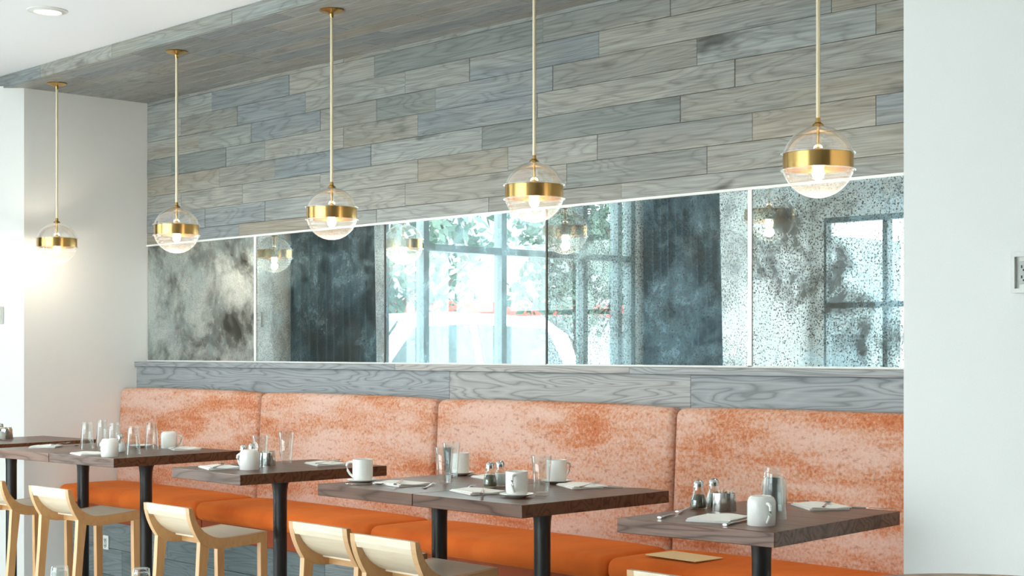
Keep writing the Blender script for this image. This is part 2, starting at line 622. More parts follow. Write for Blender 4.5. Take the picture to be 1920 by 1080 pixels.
def rbox(w, d, h, r, nx=20, ny=10, nz=6, puff=0.0):
    """Soft upholstered block, rounded by radius r, centred in x and y, base at z = 0."""
    bm = bmesh.new()
    grid = {}
    hx, hy, hz = w / 2, d / 2, h / 2

    def co(i, n, hh):
        # rows gathered near the edges so the rounding stays smooth
        m = 3
        if n <= 2 * m:
            return -hh + 2 * hh * i / n
        if i <= m:
            return -hh + r * (1 - math.cos(i / m * PI / 2)) if False else -hh + r * i / m
        if i >= n - m:
            return hh - r * (n - i) / m
        return -hh + r + (2 * hh - 2 * r) * (i - m) / (n - 2 * m)

    def vert(i, j, k):
        if (i, j, k) in grid:
            return grid[(i, j, k)]
        p = Vector((co(i, nx, hx), co(j, ny, hy), co(k, nz, hz)))
        rz = min(r, hz * 0.999)
        c = Vector((max(-hx + r, min(hx - r, p.x)), max(-hy + r, min(hy - r, p.y)), max(-hz + rz, min(hz - rz, p.z))))
        dv = p - c
        if dv.length > 1e-9:
            q = Vector((dv.x / r, dv.y / r, dv.z / rz))
            q.normalize()
            p = c + Vector((q.x * r, q.y * r, q.z * rz))
        if puff:
            u = max(0, 1 - (p.x / hx) ** 4) * max(0, 1 - (p.y / hy) ** 2)
            v2 = max(0, 1 - (p.x / hx) ** 4) * max(0, 1 - (p.z / hz) ** 2)
            p.z += puff * u * (1 if p.z > 0 else -0.2)
            p.y += 0.4 * puff * v2 * (1 if p.y > 0 else -1) * (abs(p.y) / hy) ** 3
        grid[(i, j, k)] = bm.verts.new((p.x, p.y, p.z + hz))
        return grid[(i, j, k)]
    for i in range(nx):
        for j in range(ny):
            for k in (0, nz):
                bm.faces.new([vert(i, j, k), vert(i + 1, j, k), vert(i + 1, j + 1, k), vert(i, j + 1, k)])
    for i in range(nx):
        for k in range(nz):
            for j in (0, ny):
                bm.faces.new([vert(i, j, k), vert(i + 1, j, k), vert(i + 1, j, k + 1), vert(i, j, k + 1)])
    for j in range(ny):
        for k in range(nz):
            for i in (0, nx):
                bm.faces.new([vert(i, j, k), vert(i, j + 1, k), vert(i, j + 1, k + 1), vert(i, j, k + 1)])
    return bm


def board(lx, lz, t, ch=0.0015):
    """A plank facing -y, centred, its front arrises chamfered."""
    bm = bmesh.new()
    x, z = lx / 2, lz / 2
    rings = []
    for (dx, y) in ((0, t), (0, ch), (ch, 0)):
        rings.append([bm.verts.new(p) for p in ((-x + dx, y, -z + dx), (x - dx, y, -z + dx), (x - dx, y, z - dx), (-x + dx, y, z - dx))])
    for a, b in zip(rings, rings[1:]):
        for k in range(4):
            bm.faces.new((a[k], a[(k + 1) % 4], b[(k + 1) % 4], b[k]))
    bm.faces.new(rings[2])
    bm.faces.new(rings[0][::-1])
    return bm


def struct(name, bm, mat, label, cat, **k):
    o = obj(name, bm, mat, **k)
    return tag(o, label, cat, kind='structure')


# ------------------------------------------------------------------ room shell
XL = -9.443          # side wall of the alcove
XW = -9.90           # window wall on the left
YF = 4.48            # front plane of the alcove
YB = 5.50            # back wall of the alcove
XR = -2.802          # right edge of the alcove
YR = -3.0            # rear wall, behind the camera
XE = 4.0             # end wall on the right
ZS = 3.333           # wooden soffit
ZC = 3.415           # white ceiling

struct('floor', boxm(-10.1, XE + .15, YR - .15, 5.7, -0.08, 0.0), FLOOR, 'grey-brown boarded restaurant floor', 'floor')
struct('ceiling', boxm(-10.1, XE + .15, YR - .15, YF + 0.02, ZC, ZC + 0.12), CEIL,
       'plain white ceiling in front of the wooden soffit', 'ceiling')

# back wall of the alcove, its planks are its parts
wb = struct('wall_back', boxm(XL - 0.1, XR + 1.0, YB, YB + 0.12, 0, ZC + 0.1), LEDGE,
            'back wall of the alcove clad in weathered grey planks', 'wall')
rows = [3.3115, 3.185, 3.0585, 2.932, 2.8055, 2.679, 2.5525, 2.426, 2.347]
joints = [[-8.62, -7.75, -6.91, -5.53, -4.68, -3.3],
          [-9.0, -8.32, -7.58, -6.63, -6.09, -5.14, -3.78],
          [-8.78, -8.16, -7.43, -6.89, -6.37, -5.46, -4.52, -3.56],
          [-9.12, -8.45, -8.01, -7.2, -6.52, -5.57, -4.30],
          [-8.53, -7.90, -6.94, -5.99, -4.62],
          [-9.0, -8.26, -7.43, -6.52, -5.79, -5.15, -4.20, -3.56],
          [-8.7, -8.01, -7.3, -6.63, -5.36, -4.46],
          [-9.05, -8.3, -7.55, -6.89, -5.94, -4.99, -3.9]]
rng = random.Random(3)


def plank_row(parent, zt, zb, js, x0, x1):
    xs = [x0] + js + [x1]
    for a, b in zip(xs, xs[1:]):
        t = 0.018 + rng.uniform(-0.0015, 0.002)
        obj('plank', board(b - a - 0.0016, zt - zb - 0.0016, t), PLANK, parent,
            loc=((a + b) / 2, YB - t, (zt + zb) / 2))


plank_row(wb, ZS + 0.004, 3.3115, [-8.9, -7.2, -6.2, -5.0, -4.0], XL, XR - 0.003)
for i in range(8):
    plank_row(wb, rows[i], rows[i + 1], joints[i], XL, XR - 0.003)

# soffit: boards laid along the alcove, front board forms the fascia
sf = struct('ceiling_soffit', boxm(-9.95, XR - 0.003, YF + 0.018, YB, ZS + 0.019, ZC + 0.1), LEDGE,
            'dropped wooden soffit over the banquette', 'soffit')
for r in range(8):
    y0 = YF + 0.02 + r * 0.1265
    y1 = min(y0 + 0.1265, YB)
    x = -9.95 - rng.uniform(0, 0.6)
    while x < XR - 0.01:
        ln = rng.uniform(0.55, 1.35)
        a, b = max(x, -9.95), min(x + ln, XR - 0.003)
        if b - a > 0.05:
            o = obj('plank', board(b - a - 0.0016, y1 - y0 - 0.0016, 0.019), PLANK, sf,
                    loc=((a + b) / 2, (y0 + y1) / 2, ZS), rot=(PI / 2, 0, 0))
        x += ln
fx = [-9.95, -9.02, -8.12, -6.85, -5.7, -4.6, -3.5, XR - 0.003]
for a, b in zip(fx, fx[1:]):
    obj('fascia_plank', board(b - a - 0.0016, ZC - ZS - 0.001, 0.019), PLANK, sf,
        loc=((a + b) / 2, YF, (ZC + ZS) / 2 + 0.0005))

# side wall of the alcove with its splayed white end, window wall beyond
bm = bmesh.new()
pl = [(XL, YB + 0.05), (XL, 4.576), (XW, 4.12), (XW - 0.15, 4.12), (XW - 0.15, YB + 0.05)]
a = [bm.verts.new((x, y, 0)) for x, y in pl]
b = [bm.verts.new((x, y, ZS + 0.012)) for x, y in pl]
bm.faces.new(a[::-1]); bm.faces.new(b)
for i in range(5):
    bm.faces.new((a[i], a[(i + 1) % 5], b[(i + 1) % 5], b[i]))
struct('wall_left', bm, WHITE_WALL, 'white side wall of the alcove with a splayed end', 'wall')

struct('wall_right', boxm(XR, XE, YF, YB, 0, ZC + 0.05), WHITE_WALL,
       'broad white wall right of the banquette alcove', 'wall')
struct('wall_end', boxm(XE, XE + 0.15, YR - 0.15, YF, 0, ZC + 0.05), simple('grey_wall_paint', srgb(120, 116, 110), 0.6),
       'grey end wall of the dining room', 'wall')

# window wall at the far left: solid pieces round one window
WY0, WY1, WZ0, WZ1 = -0.12, 3.01, 0.12, 3.16
bm = bmesh.new()
box(bm, XW - 0.15, XW, WY1, 4.12, 0, ZC + 0.05)
box(bm, XW - 0.15, XW, 4.12, 4.5, ZS + 0.012, ZC + 0.05)
box(bm, XW - 0.15, XW, YR - 0.15, WY0, 0, ZC + 0.05)
box(bm, XW - 0.15, XW, WY0, WY1, 0, WZ0)
box(bm, XW - 0.15, XW, WY0, WY1, WZ1, ZC + 0.05)
struct('wall_window_side', bm, WHITE_WALL, 'white window wall at the far left of the room', 'wall')
w1 = struct('window_1', boxm(XW - 0.13, XW - 0.01, WY0, WY1, WZ0, WZ0 + 0.06), FRAME,
            'grey-framed shop window seen in the mirror', 'window')
for y in (WY0 + 0.03, 0.0 + 0.1, 0.58, 1.63, 2.54, WY1 - 0.03):
    obj('mullion', boxm(XW - 0.12, XW - 0.02, y - 0.03, y + 0.03, WZ0, WZ1), FRAME, w1)
for z in (2.495, WZ1 - 0.03):
    obj('transom', boxm(XW - 0.115, XW - 0.025, WY0, WY1, z - 0.03, z + 0.03), FRAME, w1)
ys = [WY0, 0.1, 0.58, 1.63, 2.54, WY1]
for a_, b_2 in zip(ys, ys[1:]):
    for z0, z1 in ((WZ0, 2.495), (2.495, WZ1)):
        obj('pane', boxm(XW - 0.08, XW - 0.074, a_ + 0.03, b_2 - 0.03, z0 + 0.03, z1 - 0.03), PANE, w1)

# rear wall, almost all glass
RX0, RX1, RZ0, RZ1 = -9.75, -2.9, 0.15, 3.06
bm = bmesh.new()
box(bm, XW - 0.15, RX0, YR - 0.15, YR, 0, ZC + 0.05)
box(bm, RX1, XE, YR - 0.15, YR, 0, ZC + 0.05)
box(bm, RX0, RX1, YR - 0.15, YR, 0, RZ0)
box(bm, RX0, RX1, YR - 0.15, YR, RZ1, ZC + 0.05)
struct('wall_rear', bm, WHITE_WALL, 'white rear wall pierced by a long row of windows', 'wall')
w2 = struct('window_2', boxm(RX0, RX1, YR - 0.13, YR - 0.01, RZ0, RZ0 + 0.06), FRAME,
            'long grey-framed window row behind the viewer, glimpsed at the mirror edge', 'window')
xs = [RX0, -8.98, -7.7, -6.4, -5.1, -4.0, RX1]
for x in xs:
    obj('mullion', boxm(x - 0.03, x + 0.03, YR - 0.12, YR - 0.02, RZ0, RZ1), FRAME, w2)
for z in (2.10, RZ1 - 0.03):
    obj('transom', boxm(RX0, RX1, YR - 0.115, YR - 0.025, z - 0.03, z + 0.03), FRAME, w2)
for a_, b_2 in zip(xs, xs[1:]):
    for z0, z1 in ((RZ0, 2.10), (2.10, RZ1)):
        obj('pane', boxm(a_ + 0.03, b_2 - 0.03, YR - 0.08, YR - 0.074, z0 + 0.03, z1 - 0.03), PANE, w2)

# ------------------------------------------------------------------ antique mirror and its oak ledge
mr = thing('antique_mirror', 'long foxed antique mirror in five panels above the banquette', 'mirror', (-6.1, YB, 1.54))
MX = [XL, -8.123, -6.819, -5.510, -4.217, XR - 0.003]
MZ0, MZ1 = 1.543, 2.335
par = [(1.0, 0.5, 0.14), (0.55, 0.65, 0.16), (0.15, 0.22, 0.0), (0.6, 0.8, 0.3), (0.92, 0.97, 0.44)]
for i in range(5):
    g = 0.006 if i in (0, 4) else 0.003
    o = obj('mirror_panel', boxm(MX[i] + 0.004, MX[i + 1] - 0.004, YB - 0.012, YB - 0.004, MZ0, MZ1), ANTIQUE, mr)
    o.color = (*par[i], 1)
    o.location = (6.1, -YB, -1.54)
for i, (x, w, mt) in enumerate(((MX[1], 0.011, TRIM), (MX[2], 0.004, TRIM_DARK), (MX[3], 0.004, TRIM_DARK), (MX[4], 0.011, TRIM))):
    o = obj('divider_strip', boxm(x - w, x + w, YB - 0.017, YB - 0.004, MZ0, MZ1), mt, mr)
    o.location = (6.1, -YB, -1.54)
o = obj('top_trim', boxm(XL, XR - 0.003, YB - 0.024, YB - 0.001, MZ1, MZ1 + 0.012), TRIM, mr)
o.location = (6.1, -YB, -1.54)
o = obj('bottom_trim', boxm(XL, XR - 0.003, YB - 0.017, YB - 0.001, MZ0 - 0.005, MZ0 + 0.004), TRIM, mr)
o.location = (6.1, -YB, -1.54)

ld = thing('oak_ledge', 'grey oak ledge and apron running below the mirror', 'ledge', (-6.1, 5.4, 1.2))
for a_, b_2 in ((XL, -6.6), (-6.6, -4.85), (-4.85, XR - 0.003)):
    obj('cap_board', boxm(-(b_2 - a_) / 2 + 0.0008, (b_2 - a_) / 2 - 0.0008, -0.018, 0.097, 0.305, 0.337, bev=0.002), LEDGE, ld,
        loc=((a_ + b_2) / 2 + 6.1, 0, 0))
for a_, b_2 in ((XL, -6.16), (-6.16, -4.49), (-4.49, XR - 0.003)):
    obj('apron_board', boxm(-(b_2 - a_) / 2 + 0.001, (b_2 - a_) / 2 - 0.001, 0.0, 0.095, 0.13, 0.304, bev=0.0015), LEDGE, ld,
        loc=((a_ + b_2) / 2 + 6.1, 0, 0))

# ------------------------------------------------------------------ banquette
bq = thing('banquette', 'long wall banquette with mottled rust backs and orange velvet seats', 'banquette', (-6.1, 5.1, 0))
SX = [XL + 0.004, -7.755, -6.118, -4.478, XR - 0.003]
for i in range(4):
    a_, b_2 = SX[i], SX[i + 1]
    w, cx = b_2 - a_ - 0.006, (a_ + b_2) / 2 + 6.1
    bk = obj('back_cushion', rbox(w, 0.11, 0.70, 0.04, nx=24, ny=8, nz=14, puff=0.012), MOTTLED, bq,
             loc=(cx, 0.18, 0.655), rot=(-0.055, 0, 0), smooth='all')
    st = obj('seat_cushion', rbox(w, 0.55, 0.105, 0.045, nx=28, ny=14, nz=6, puff=0.014), VELVET, bq,
             loc=(cx, -0.02, 0.622), smooth='all')
    vl = obj('seat_box', boxm(-w / 2, w / 2, -0.24, 0.25, 0.515, 0.63, bev=0.012), RUSTBOX, bq, loc=(cx, 0, 0))
for zr, js in (((0.34, 0.514), [XL + 0.004, -8.2, -6.6, -5.3, -4.0, XR - 0.003]),
               ((0.17, 0.34), [XL + 0.004, -8.75, -7.3, -6.0, -4.6, XR - 0.003]),
               ((0.0, 0.17), [XL + 0.004, -8.0, -6.9, -5.4, -3.9, XR - 0.003])):
    for a_, b_2 in zip(js, js[1:]):
        obj('base_board', board(b_2 - a_ - 0.002, zr[1] - zr[0] - 0.002, 0.02), BASEWOOD, bq,
            loc=((a_ + b_2) / 2 + 6.1, -0.2, (zr[0] + zr[1]) / 2))
obj('carcass', boxm(XL + 6.11, XR + 6.09, -0.179, 0.27, 0.0, 0.513), BLACK_METAL, bq)


def outlet(name, label, loc, w=0.08, h=0.12):
    t = thing(name, label, 'outlet', loc)
    obj('cover_plate', boxm(-w / 2, w / 2, -0.008, 0, -h / 2, h / 2, bev=0.004), PLASTIC, t)
    f = obj('socket_face', boxm(-w * 0.24, w * 0.24, -0.011, -0.004, -h * 0.31, h * 0.31, bev=0.002), GREYPL, t)
    for dz in (-0.021, 0.017):
        for dx in (-0.007, 0.007):
            obj('slot', boxm(dx - 0.0018, dx + 0.0018, -0.0125, -0.008, dz - 0.005, dz + 0.005), DARKSLOT, f)
        obj('slot', lathe([(0, 0), (0.003, 0), (0.003, 0.003), (0, 0.003)], 10), DARKSLOT, f,
            loc=(0, -0.0095, dz - 0.011), rot=(PI / 2, 0, 0))
    return t


t = thing('wall_outlet', 'double power socket in a deep white frame on the right-hand white wall', 'outlet', (-2.342, YF, 1.862))
bm = bmesh.new()
for q in ((-0.062, -0.048, -0.064, 0.064), (0.048, 0.062, -0.064, 0.064), (-0.048, 0.048, 0.05, 0.064), (-0.048, 0.048, -0.064, -0.05)):
    box(bm, q[0], q[1], -0.022, 0.0, q[2], q[3])
obj('surround', bm, PLASTIC, t)
obj('cover_plate', boxm(-0.048, 0.048, -0.008, -0.001, -0.05, 0.05), PLASTIC, t)
for cx in (-0.022, 0.022):
    f = obj('socket_face', boxm(-0.018, 0.018, -0.011, -0.004, -0.036, 0.036, bev=0.002), GREYPL, t, loc=(cx, 0, 0))
    for dz in (-0.014, 0.018):
        for dx in (-0.007, 0.007):
            obj('slot', boxm(dx - 0.002, dx + 0.002, -0.0125, -0.008, dz - 0.004, dz + 0.005), DARKSLOT, f)
        obj('slot', lathe([(0, 0), (0.0032, 0), (0.0032, 0.003), (0, 0.003)], 10), DARKSLOT, f,
            loc=(0, -0.0095, dz - 0.01), rot=(PI / 2, 0, 0))
outlet('base_outlet', 'small white power socket low on the banquette base', (-8.946, 4.899, 0.375), 0.07, 0.09)

sw = thing('light_switch', 'pale light switch on the splayed white wall end', 'switch', (-9.562, 4.457, 1.845), PI / 4)
obj('cover_plate', boxm(-0.035, 0.035, -0.007, 0.0, -0.057, 0.057, bev=0.003), GREYPL, sw)
obj('rocker', boxm(-0.016, 0.016, -0.011, -0.006, -0.033, 0.033, bev=0.002), PLASTIC, sw)

# ------------------------------------------------------------------ pendants
PX = [-9.1286, -7.6763, -6.2013, -4.7426, -3.2631]
PY, PZ = 4.6473, 2.305


def make_pendant():
    t = thing('globe_pendant', '', 'pendant lamp', (PX[0], PY, PZ))
    R = 0.132
    zc = ZS - PZ
    obj('canopy', lathe([(0, zc), (0.062, zc), (0.064, zc - 0.006), (0.05, zc - 0.012), (0.012, zc - 0.022), (0.009, zc - 0.04), (0, zc - 0.04)], 28), BRASS, t, smooth=True)
    obj('rod', lathe([(0, zc - 0.02), (0.0075, zc - 0.02), (0.0075, R + 0.01), (0, R + 0.01)], 12), BRASS_PALE, t, smooth=True)
    obj('collar', lathe([(0, R + 0.028), (0.008, R + 0.028), (0.010, R + 0.012), (0.02, R + 0.004), (0.022, R - 0.003), (0, R - 0.003)], 20), BRASS, t, smooth=True)
    # upper glass dome with a rolled lip
    pr = [(0.018, math.sqrt(R * R - 0.018 ** 2))]
    for k in range(1, 15):
        a_ = math.radians(8 + k * (68.5 / 14))
        pr.append((R * math.sin(a_), R * math.cos(a_)))
    up = obj('upper_globe', lathe(pr, 40), GLOBE, t, smooth='all')
    obj('lip', ring_mesh(0.1325, 0.031, 0.0035), GLOBE, up, smooth='all')
    pr = []
    for k in range(0, 18):
        a_ = math.radians(103 + k * (77.0 / 17))
        pr.append((max(R * math.sin(a_), 0), R * math.cos(a_)))
    lo = obj('lower_globe', lathe(pr, 40), RIBBED, t, smooth='all')
    obj('lip', ring_mesh(0.1325, -0.031, 0.0035), GLOBE, lo, smooth='all')
    obj('brass_band', lathe([(0.127, -0.028), (0.1275, -0.028), (0.1275, 0.029), (0.127, 0.029), (0.1235, 0.029), (0.1235, -0.028)], 48, closed=True), BRASS, t, smooth=True)
    obj('inner_stem', lathe([(0, R), (0.0055, R), (0.0055, 0.045), (0, 0.045)], 10), BRASS, t, smooth=True)
    obj('socket', lathe([(0, 0.055), (0.012, 0.052), (0.02, 0.04), (0.021, -0.005), (0, -0.005)], 20), BRASS, t, smooth=True)
    obj('bulb', lathe([(0, -0.003), (0.011, -0.006), (0.02, -0.024), (0.023, -0.042), (0.018, -0.058), (0.009, -0.067), (0, -0.069)], 16), BULB, t, smooth='all')
    return t


def ring_mesh(r, z, t):
    return lathe([(r + t * math.cos(2 * PI * k / 8), z + t * math.sin(2 * PI * k / 8)) for k in range(8)], 40, closed=True)


pend_labels = ['brass-banded glass globe pendant in front of the plain white side wall',
               'brass-banded glass globe pendant second from the side wall, over the first mirror panel',
               'middle one of the five glass globe pendants',
               'brass-banded glass globe pendant second from the right, rod running out of frame',
               'largest, rightmost glass globe pendant nearest the right white wall']
p0 = make_pendant()
for i in range(5):
    o = p0 if i == 0 else dup(p0, '', (PX[i], PY, PZ))
    o['label'] = pend_labels[i]
    o['group'] = 'globe pendants over the banquette'
    d = bpy.data.lights.new('bulb_glow', 'POINT')
    d.energy = 5.0
    d.color = (1.0, 0.88, 0.72)
    d.shadow_soft_size = 0.025
    lo = bpy.data.objects.new('bulb_glow', d)
    COL.objects.link(lo)
    lo.location = (0, 0, -0.085)
    lo.parent = o

dl = thing('recessed_downlight', 'round recessed downlight in the white ceiling', 'ceiling light', (-7.55, 3.79, ZC))
obj('trim_ring', lathe([(0.075, -0.012), (0.082, -0.006), (0.104, -0.004), (0.106, 0.0), (0.072, 0.0), (0.072, -0.010)], 36, closed=True), PLASTIC, dl, smooth=True)
obj('lens', lathe([(0, -0.004), (0.072, -0.004), (0.072, -0.001), (0, -0.001)], 32), DOWN, dl, smooth=True)

# ------------------------------------------------------------------ tables
TZ = 1.06


def make_table():
    t = thing('bar_table', '', 'table')
    obj('table_top', boxm(-0.303, 0.303, -0.41, 0.41, TZ - 0.048, TZ, bev=0.0025), TABLE, t)
    obj('pedestal', lathe([(0, TZ - 0.049), (0.062, TZ - 0.049), (0.062, TZ - 0.056), (0.048, TZ - 0.066), (0.040, TZ - 0.082), (0.035, TZ - 0.11), (0.033, TZ - 0.15), (0.033, 0.05), (0, 0.05)], 28), BLACK_METAL, t, smooth=True)
    obj('foot', lathe([(0, 0.06), (0.04, 0.058), (0.06, 0.035), (0.2, 0.016), (0.225, 0.01), (0.225, 0.0), (0, 0.0)], 36), BLACK_METAL, t, smooth=True)
    return t


def tpos(x, y, rot, n=0):
    """centre of the n-th table counted leftwards from a near right-hand corner"""
    dx, dy = -0.305 - 0.61 * n, 0.41
    c, s = math.cos(rot), math.sin(rot)
    return (x + c * dx - s * dy, y + s * dx + c * dy, 0)


tab0 = make_table()
TABS = [
    (tpos(-8.61, 3.872, 0.087), 0.087, 'dark bar table half out of frame at the left edge'),
    (tpos(-7.085, 3.922, 0.087, 1), 0.087, 'dark bar table with napkin and tumblers but no mug, left half of the left pair'),
    (tpos(-7.085, 3.922, 0.087, 0), 0.087, 'dark bar table with two inverted mugs among tumblers, right half of the left pair'),
    (tpos(-5.768, 3.817, -0.028), -0.028, 'single dark bar table with one upright tumbler near its middle'),
    (tpos(-3.951, 3.811, 0.009, 1), 0.009, 'dark bar table with a mug at its left corner, left half of the central pair'),
    (tpos(-3.951, 3.811, 0.009, 0), 0.009, 'dark bar table with shakers, right half of the central pair'),
    (tpos(-2.829, 3.804, 0.089), 0.089, 'dark bar table nearest the right wall with wavy grain on its edge'),
]
for i, (p, r, lb) in enumerate(TABS):
    if i == 0:
        o = tab0
        o.location, o.rotation_euler = p, (0, 0, r)
        o['label'] = lb
    else:
        o = dup(tab0, lb, p, r)
    o['group'] = 'dark bar tables along the banquette'

rt = thing('round_table', 'round tan wooden table cut off at the lower right corner', 'table', (-1.72, 3.13, 0))
obj('table_top', lathe([(0, 1.02), (0.405, 1.02), (0.415, 1.026), (0.42, 1.035), (0.42, 1.05), (0.415, 1.06), (0, 1.06)], 64), TAN, rt, smooth=True)
obj('pedestal', lathe([(0, 1.02), (0.09, 1.02), (0.06, 0.98), (0.035, 0.9), (0.035, 0.05), (0, 0.05)], 24), BLACK_METAL, rt, smooth=True)
obj('foot', lathe([(0, 0.06), (0.04, 0.058), (0.2, 0.018), (0.22, 0.01), (0.22, 0), (0, 0)], 36), BLACK_METAL, rt, smooth=True)

lt = thing('low_table', 'low dark table just below the frame holding two tumblers', 'table', (-4.62, 2.42, 0))
obj('table_top', boxm(-0.38, 0.38, -0.38, 0.38, 0.695, 0.735, bev=0.003), TABLE, lt, rot=0.5)
obj('pedestal', lathe([(0, 0.694), (0.06, 0.694), (0.035, 0.62), (0.033, 0.05), (0, 0.05)], 24), BLACK_METAL, lt, smooth=True)
obj('foot', lathe([(0, 0.06), (0.04, 0.058), (0.2, 0.018), (0.22, 0.01), (0.22, 0), (0, 0)], 36), BLACK_METAL, lt, smooth=True)

# ------------------------------------------------------------------ stools


def make_stool():
    """Counter stool: two bent side frames, a top rail, a curved shell, a flat seat, four legs, foot rails.
    Local y = 0 at the back of the top rail."""
    t = thing('bar_stool', '', 'stool')
    W = 0.40
    outer = [(0.000, 0.900), (0.003, 0.870), (0.009, 0.845), (0.017, 0.820), (0.027, 0.797), (0.042, 0.768), (0.060, 0.740)]
    inner = [(0.427, 0.764), (0.340, 0.756), (0.250, 0.751), (0.190, 0.750), (0.157, 0.752), (0.128, 0.761),
             (0.104, 0.774), (0.080, 0.790), (0.061, 0.808), (0.048, 0.828), (0.038, 0.848), (0.029, 0.872), (0.021, 0.900)]
    under = [(0.108, 0.712), (0.150, 0.704), (0.200, 0.702), (0.300, 0.707), (0.388, 0.713), (0.427, 0.716)]
    for s in (-1, 1):
        xa, xb = sorted((s * W / 2, s * (W / 2 - 0.030)))
        poly = outer + under + inner
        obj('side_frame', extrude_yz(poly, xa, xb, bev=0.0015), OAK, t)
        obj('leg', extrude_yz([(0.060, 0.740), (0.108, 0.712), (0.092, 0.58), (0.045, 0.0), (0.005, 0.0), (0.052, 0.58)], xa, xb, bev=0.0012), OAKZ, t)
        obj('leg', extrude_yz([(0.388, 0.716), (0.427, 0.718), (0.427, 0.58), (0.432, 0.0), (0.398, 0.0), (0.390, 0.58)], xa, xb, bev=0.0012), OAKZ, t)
        obj('foot_rail', boxm(xa + s * -0.004, xb - s * 0.004, 0.04, 0.40, 0.24, 0.27) if s > 0 else
            boxm(xa + 0.004, xb + 0.004, 0.04, 0.40, 0.24, 0.27), OAK, t)
    xi = W / 2 - 0.030
    # top rail
    obj('top_rail', extrude_yz([(0.0, 0.900), (0.003, 0.870), (0.012, 0.848), (0.032, 0.848), (0.029, 0.872), (0.021, 0.900)], -xi, xi), LIT_VENEER, t)
    # bent shell, set back from the frame
    path = [(0.032, 0.866), (0.044, 0.842), (0.060, 0.817), (0.080, 0.795), (0.104, 0.777), (0.128, 0.763), (0.157, 0.752)]
    obj('back_shell', sheet_yz(path, -xi, xi, 0.007), LIT_VENEER, t, smooth=True)
    obj('seat', sheet_yz([(0.157, 0.752), (0.190, 0.750), (0.250, 0.751), (0.340, 0.756), (0.427, 0.764)], -xi, xi, 0.014), LIT_VENEER, t, smooth=True)
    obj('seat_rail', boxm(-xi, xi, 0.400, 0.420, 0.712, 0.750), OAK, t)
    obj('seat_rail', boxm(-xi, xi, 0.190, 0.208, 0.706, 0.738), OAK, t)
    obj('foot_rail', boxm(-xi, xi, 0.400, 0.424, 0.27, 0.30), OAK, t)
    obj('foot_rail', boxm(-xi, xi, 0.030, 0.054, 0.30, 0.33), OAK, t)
    return t


st0 = make_stool()
STOOLS = [((-8.165, 3.725, 0), 0.03, 'pale oak stool cut off by the left edge of the frame'),
          ((-7.437, 3.735, 0), 0.05, 'pale oak stool beside the low socket, second stool from the left'),
          ((-6.213, 3.703, 0), 0.0, 'pale oak stool standing alone left of the single bar table pedestal'),
          ((-5.095, 3.742, 0), 0.0, 'pale oak stool tucked in, partly hidden by the larger stool in front'),
          ((-4.578, 3.668, 0), 0.0, 'pale oak stool in front with its whole back showing, below the central tables'),
          ((-3.16, 3.715, 0), 0.0, 'pale oak stool of which only the top rail shows at the bottom edge')]
for i, (p, r, lb) in enumerate(STOOLS):
    if i == 0:
        o = st0
        o.location, o.rotation_euler = p, (0, 0, r)
        o['label'] = lb
    else:
        o = dup(st0, lb, p, r)
    o['group'] = 'pale oak stools along the tables'

# ------------------------------------------------------------------ tableware


def tumbler_prof():
    return [(0, 0.0), (0.0255, 0.0), (0.0275, 0.002), (0.0285, 0.012), (0.0395, 0.152), (0.0385, 0.1535), (0.0372, 0.152),
            (0.0265, 0.020), (0.022, 0.014), (0, 0.013)]


def make_tumbler(flip):
    p = tumbler_prof()
    if flip:
        p = [(r, 0.1535 - z) for r, z in p]
    o = obj('tumbler', lathe(p, 24), GLASS, smooth=True)
    return tag(o, '', 'glass')


tu = make_tumbler(False)
td = make_tumbler(True)
used = {'u': False, 'd': False}


def tumbler(flip, x, y, label, z=TZ):
    k = 'd' if flip else 'u'
    src = td if flip else tu
    if not used[k]:
        used[k] = True
        o = src
        o.location = (x, y, z)
        o['label'] = label
    else:
        o = dup(src, label, (x, y, z))
    o['group'] = 'upside-down tumblers' if flip else 'upright tumblers'
    return o


def make_mug():
    """mug standing on its rim, handle towards +x"""
    t = thing('mug', '', 'mug')
    pr = [(0.044, 0.0), (0.0455, 0.002), (0.0455, 0.066), (0.0445, 0.078), (0.040, 0.088), (0.033, 0.0935), (0.030, 0.0935),
          (0.029, 0.0925), (0, 0.0925), (0, 0.088), (0.036, 0.084), (0.0415, 0.074), (0.0425, 0.062), (0.0425, 0.002)]
    obj('body', lathe(pr, 32, closed=True), CERAMIC, t, smooth=True)
    bm = bmesh.new()
    tube(bm, [(0.043, 0, 0.072), (0.058, 0, 0.071), (0.068, 0, 0.064), (0.0695, 0, 0.052), (0.064, 0, 0.038), (0.054, 0, 0.022), (0.043, 0, 0.012)],
         0.0055, 8, 1.0)
    obj('handle', bm, CERAMIC, t, smooth=True)
    return t


def make_mug_up():
    t = thing('mug', '', 'mug')
    pr = [(0, 0.0), (0.032, 0.0), (0.036, 0.003), (0.040, 0.010), (0.0425, 0.022), (0.043, 0.040), (0.043, 0.092), (0.0418, 0.0935), (0.0405, 0.092),
          (0.0405, 0.030), (0.037, 0.012), (0.03, 0.007), (0, 0.006)]
    obj('body', lathe(pr, 32), CERAMIC, t, smooth=True)
    bm = bmesh.new()
    tube(bm, [(0.041, 0, 0.080), (0.054, 0, 0.081), (0.066, 0, 0.076), (0.069, 0, 0.064), (0.065, 0, 0.046), (0.055, 0, 0.030), (0.041, 0, 0.018)],
         0.0052, 8)
    obj('handle', bm, CERAMIC, t, smooth=True)
    return t


md, mu = make_mug(), make_mug_up()
used_m = {}


def mug(up, x, y, ang, label, z=TZ):
    src = mu if up else md
    if up not in used_m:
        used_m[up] = 1
        o = src
        o.location, o.rotation_euler = (x, y, z), (0, 0, ang)
        o['label'] = label
    else:
        o = dup(src, label, (x, y, z), ang)
    o['group'] = 'white mugs on the tables'
    return o


